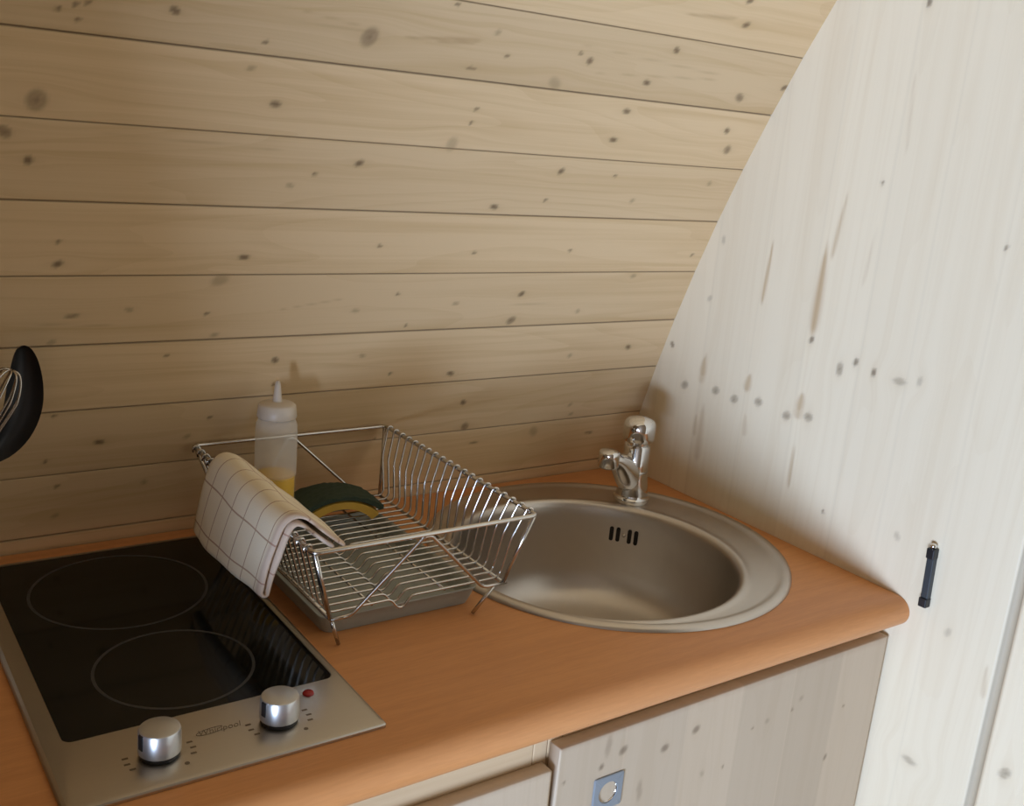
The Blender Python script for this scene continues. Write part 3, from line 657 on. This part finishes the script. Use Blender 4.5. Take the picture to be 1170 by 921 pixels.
# ------------------------------------------------------------------ folded tea towel over the rack's left rim
def towel():
    C = fillet([(.2195, 0, .064), (.2225, 0, .088), (.2290, 0, .118), (.2375, 0, .1405), (.2475, 0, .1475), (.2590, 0, .1435), (.2760, 0, .130), (.3040, 0, .108)], .02, 6)
    C = [Vector((p.x, p.z)) for p in C]
    # resample
    d = [0]
    for a, b in zip(C, C[1:]): d.append(d[-1]+(b-a).length)
    N = 46; S = [d[-1]*i/N for i in range(N+1)]
    def at(s):
        for i in range(len(d)-1):
            if s <= d[i+1]+1e-9:
                t = (s-d[i])/max(1e-9, d[i+1]-d[i]); return C[i].lerp(C[i+1], t)
        return C[-1]
    pts = [at(s) for s in S]
    nr = []
    for i in range(N+1):
        t = (pts[min(N, i+1)]-pts[max(0, i-1)]).normalized(); nr.append(Vector((-t.y, t.x)))
    off = .0040; th = .0024
    path = [(pts[i]+nr[i]*off, S[i]) for i in range(N, -1, -1)]            # outer sheet, inside end down to the hem
    t0 = (pts[0]-pts[1]).normalized()
    for k in range(1, 6):
        a = PI*k/6; path.append((pts[0]+nr[0]*off*math.cos(a)+t0*off*math.sin(a), -.002*k))
    path += [(pts[i]-nr[i]*off, -S[i]-.01) for i in range(0, N-2)]         # under sheet back up and over
    M = len(path); NY = 30; y0, y1 = .219, .432
    verts, g = [], []
    for side in (1, -1):
        for i, (p, s) in enumerate(path):
            t = (path[min(M-1, i+1)][0]-path[max(0, i-1)][0]).normalized(); n = Vector((-t.y, t.x))*(-1)
            for j in range(NY+1):
                v = j/NY; y = y0+(y1-y0)*v
                s_ = abs(s)
                wav = .0011*math.sin(v*7+s_*30)+.0008*math.sin(v*15-s_*55)
                lift = (.004*max(0, v-.72)/.28)*math.exp(-((s_-.09)/.05)**2)
                hang = max(0, .055-s_)/.055
                q = p+n*th*side*(.62 if j in (0, NY) else 1)
                dn = Vector((math.sin(1.0), .3))*0
                x = q.x+wav*.6-hang*.004*math.sin(v*PI)+(-.002)*hang*v
                z = q.y+wav*.6+lift+(-.008*v+.004)*hang
                yy = y+.0015*math.sin(s_*45+side)*(1 if j in (0, NY) else 0)+(.008*hang)*(1-v)
                verts.append((x-.25, yy-.325, z-.13))
                g.append((s, v*(y1-y0), 1.0 if (j <= 1) else 0.0))
    K = M*(NY+1); F = []
    def I(s, i, j): return s*K+i*(NY+1)+j
    for i in range(M-1):
        for j in range(NY):
            F.append((I(0, i, j), I(0, i, j+1), I(0, i+1, j+1), I(0, i+1, j))); F.append((I(1, i, j), I(1, i+1, j), I(1, i+1, j+1), I(1, i, j+1)))
        F.append((I(0, i, 0), I(0, i+1, 0), I(1, i+1, 0), I(1, i, 0))); F.append((I(0, i, NY), I(1, i, NY), I(1, i+1, NY), I(0, i+1, NY)))
    for j in range(NY):
        F.append((I(0, 0, j), I(1, 0, j), I(1, 0, j+1), I(0, 0, j+1))); F.append((I(0, M-1, j), I(0, M-1, j+1), I(1, M-1, j+1), I(1, M-1, j)))
    o = mesh_obj('tea_towel', verts, F, M_TOWEL, None, True)
    bm = bmesh.new(); bm.from_mesh(o.data); bmesh.ops.recalc_face_normals(bm, faces=bm.faces); bm.to_mesh(o.data); bm.free()
    g = np.array(g); set_attr(o, g[:, 0], g[:, 1], g[:, 2])
    o.location = (.25, .325, .13)
    return tag(o, 'cream checked tea towel folded over the left rim of the dish rack', 'towel')
towel()

# ------------------------------------------------------------------ utensils leaning out of a pot left of the hob
JX, JY = -.085, .445
pot = thing('utensil_pot', 'white utensil pot beside the hob holding the spoon and whisk', 'pot', (JX, JY, 0))
bm = bmesh.new(); lathe(bm, [(0, .0004), (.044, .0004), (.046, .003), (.049, .11), (.0485, .112), (.047, .112), (.0455, .108), (.043, .006), (0, .005)], 48)
bm_obj('pot_body', bm, M_WHITE, pot, smooth=True, angle=.8)
def tapered(bm, pts, radii, flat=1.0): tube(bm, pts, radii, 10)
us = thing('cooking_spoon', 'black plastic serving spoon standing up at the left edge beside the whisk', 'spoon', (-.100, .455, .008))
o0 = Vector(us.location)
bm = bmesh.new(); tube(bm, [Vector(p)-o0 for p in fillet([(-.100, .455, .010), (-.052, .455, .108), (-.030, .455, .145), (.000, .455, .172)], .03)], .0055, 10)
bm_obj('handle', bm, M_BLACK, us, smooth=True)
# spoon bowl: a curved, dished blade
mid = [(-.004, .170, .006), (.010, .1755, .0125), (.024, .187, .0165), (.0335, .203, .0178), (.0385, .222, .0178), (.0400, .242, .0172), (.0400, .262, .0150), (.0385, .277, .0120), (.0365, .286, .0075), (.0355, .2895, .0025)]
mid = [(-.004, .166, .006), (.010, .177, .0125), (.0215, .191, .0165), (.0300, .208, .0185), (.0350, .226, .0190), (.0370, .244, .0180), (.0378, .261, .0155), (.0375, .276, .0118), (.0365, .286, .0072), (.0360, .2895, .0025)]
mid = resample(mid, 3)
bm = bmesh.new(); rows = []
for side in (0, 1):
    g_ = []
    for i, (x, z, w) in enumerate(mid):
        a = mid[max(0, i-1)]; b = mid[min(len(mid)-1, i+1)]; t = Vector((b[0]-a[0], 0, b[1]-a[1])).normalized(); n = Vector((t.z, 0, -t.x))
        row = []
        for k in range(9):
            u = -1+k/4; dish = .010*(1-u*u)*min(1, w/.016)
            row.append(bm.verts.new(Vector((x, .452+dish+(.0022 if side else 0), z))+n*w*u-o0))
        g_.append(row)
    rows.append(g_)
for i in range(len(mid)-1):
    for k in range(8):
        a = rows[0]; bm.faces.new((a[i][k], a[i+1][k], a[i+1][k+1], a[i][k+1])); a = rows[1]; bm.faces.new((a[i][k], a[i][k+1], a[i+1][k+1], a[i+1][k]))
    for k in (0, 8): bm.faces.new((rows[0][i][k], rows[1][i][k], rows[1][i+1][k], rows[0][i+1][k]))
for i in (0, len(mid)-1):
    for k in range(8): bm.faces.new((rows[0][i][k], rows[0][i][k+1], rows[1][i][k+1], rows[1][i][k]))
bm_obj('spoon_bowl', bm, M_BLACK, us, smooth=True, angle=1.0)

wk = thing('whisk', 'wire balloon whisk at the left edge in front of the black spoon', 'whisk', (-.088, .440, .008))
o0 = Vector(wk.location)
ax0 = Vector((-.088, .440, .010)); ax1 = Vector((-.036, .426, .158)); axd = (ax1-ax0).normalized()
bm = bmesh.new(); tube(bm, [ax0-o0, ax0+axd*.02-o0, ax1-axd*.02-o0, ax1-o0], [.0045, .0058, .0055, .0040], 12); bm_obj('handle', bm, M_WIRE, wk, smooth=True)
axw = (Vector((.014, .418, .264))-ax1); Lh = axw.length*1.12; axw.normalize()
s1 = axw.cross(Vector((0, 1, 0))).normalized(); s2 = axw.cross(s1).normalized()
for k in range(5):
    a = PI*k/5+.15; sd = s1*math.cos(a)+s2*math.sin(a); pts = []
    for i in range(33):
        t = -1+2*i/32; h = Lh*(1-abs(t)**2.6); w = .0305*math.sin(PI*min(1, abs(t)**.9)*.5)*math.copysign(1, t)
        w = math.copysign(1, t)*.030*((abs(t))**.75)*(1-max(0, abs(t)-.55)**1.15*2.1)
        pts.append(ax1-axd*.004+axw*h+sd*w-o0)
    bm = bmesh.new(); tube(bm, pts, .0010, 6); bm_obj('whisk_wire', bm, M_WIRE, wk, smooth=True)

# ------------------------------------------------------------------ black catch on the end wall
ct = thing('door_catch', 'small black catch with a silver tip on the pale end wall past the worktop corner', 'catch', (XR, -.0265, .045))
def crot(bm):  # leans with the slight tilt seen on the wall
    for v in bm.verts: pass
bm = bmesh.new(); box_bm(-.0090, -.0004, -.0050, .0050, -.0300, .0250, .0012, bm=bm); bm_obj('catch_body', bm, simple('catch_grey', (.035, .042, .045), .45), ct)
bm = bmesh.new(); box_bm(-.0115, -.0004, -.0056, .0056, -.0420, -.0295, .0015, bm=bm); bm_obj('end_cap', bm, M_BLACK, ct)
bm = bmesh.new(); box_bm(-.0115, -.0004, -.0056, .0056, .0245, .0385, .0015, bm=bm); bm_obj('end_cap', bm, M_BLACK, ct)
bm = bmesh.new(); lathe(bm, [(0, 0), (.0042, 0), (.0044, .004), (.0030, .0062), (0, .007)], 20, (-.0060, 0, .0385)); o = bm_obj('tip', bm, M_CHROME, ct, smooth=True); o['label'] = 'silver tip'
ct.rotation_euler.x = math.radians(-2.2)

# ------------------------------------------------------------------ light
def area(name, loc, target, sx, sy, power, col, spread=180):
    l = bpy.data.lights.new(name, 'AREA'); l.shape = 'RECTANGLE'; l.size = sx; l.size_y = sy; l.energy = power; l.color = col; l.spread = math.radians(spread)
    o = bpy.data.objects.new(name, l); COL.objects.link(o); o.location = loc
    o.rotation_euler = (Vector(target)-Vector(loc)).to_track_quat('-Z', 'Y').to_euler(); return o
for a in LIGHTS: area(*a)
w = bpy.data.worlds.new('sky'); bpy.context.scene.world = w; w.use_nodes = True
w.node_tree.nodes['Background'].inputs[0].default_value = (.75, .85, 1, 1); w.node_tree.nodes['Background'].inputs[1].default_value = .5

# ------------------------------------------------------------------ camera
cd = bpy.data.cameras.new('camera'); cam = bpy.data.objects.new('camera', cd); COL.objects.link(cam)
cd.sensor_fit = 'HORIZONTAL'; cd.sensor_width = 36; cd.lens = 1187.3515/1170*36; cd.clip_start = .02
Rm = Matrix(((.81845, .077411, -.569338), (-.567776, .260967, -.780722), (.088142, .962239, .257541)))
cam.matrix_world = Matrix.Translation((-.170359, -.711615, .559493)) @ Rm.to_4x4()
bpy.context.scene.camera = cam
# lift everything so the floor is at z = 0
for o in list(bpy.context.scene.objects):
    if o.parent is None: o.location.z += Z0
vs = bpy.context.scene.view_settings; vs.view_transform = 'Standard'; vs.look = 'None'; vs.exposure = EXPOSURE; vs.gamma = 1
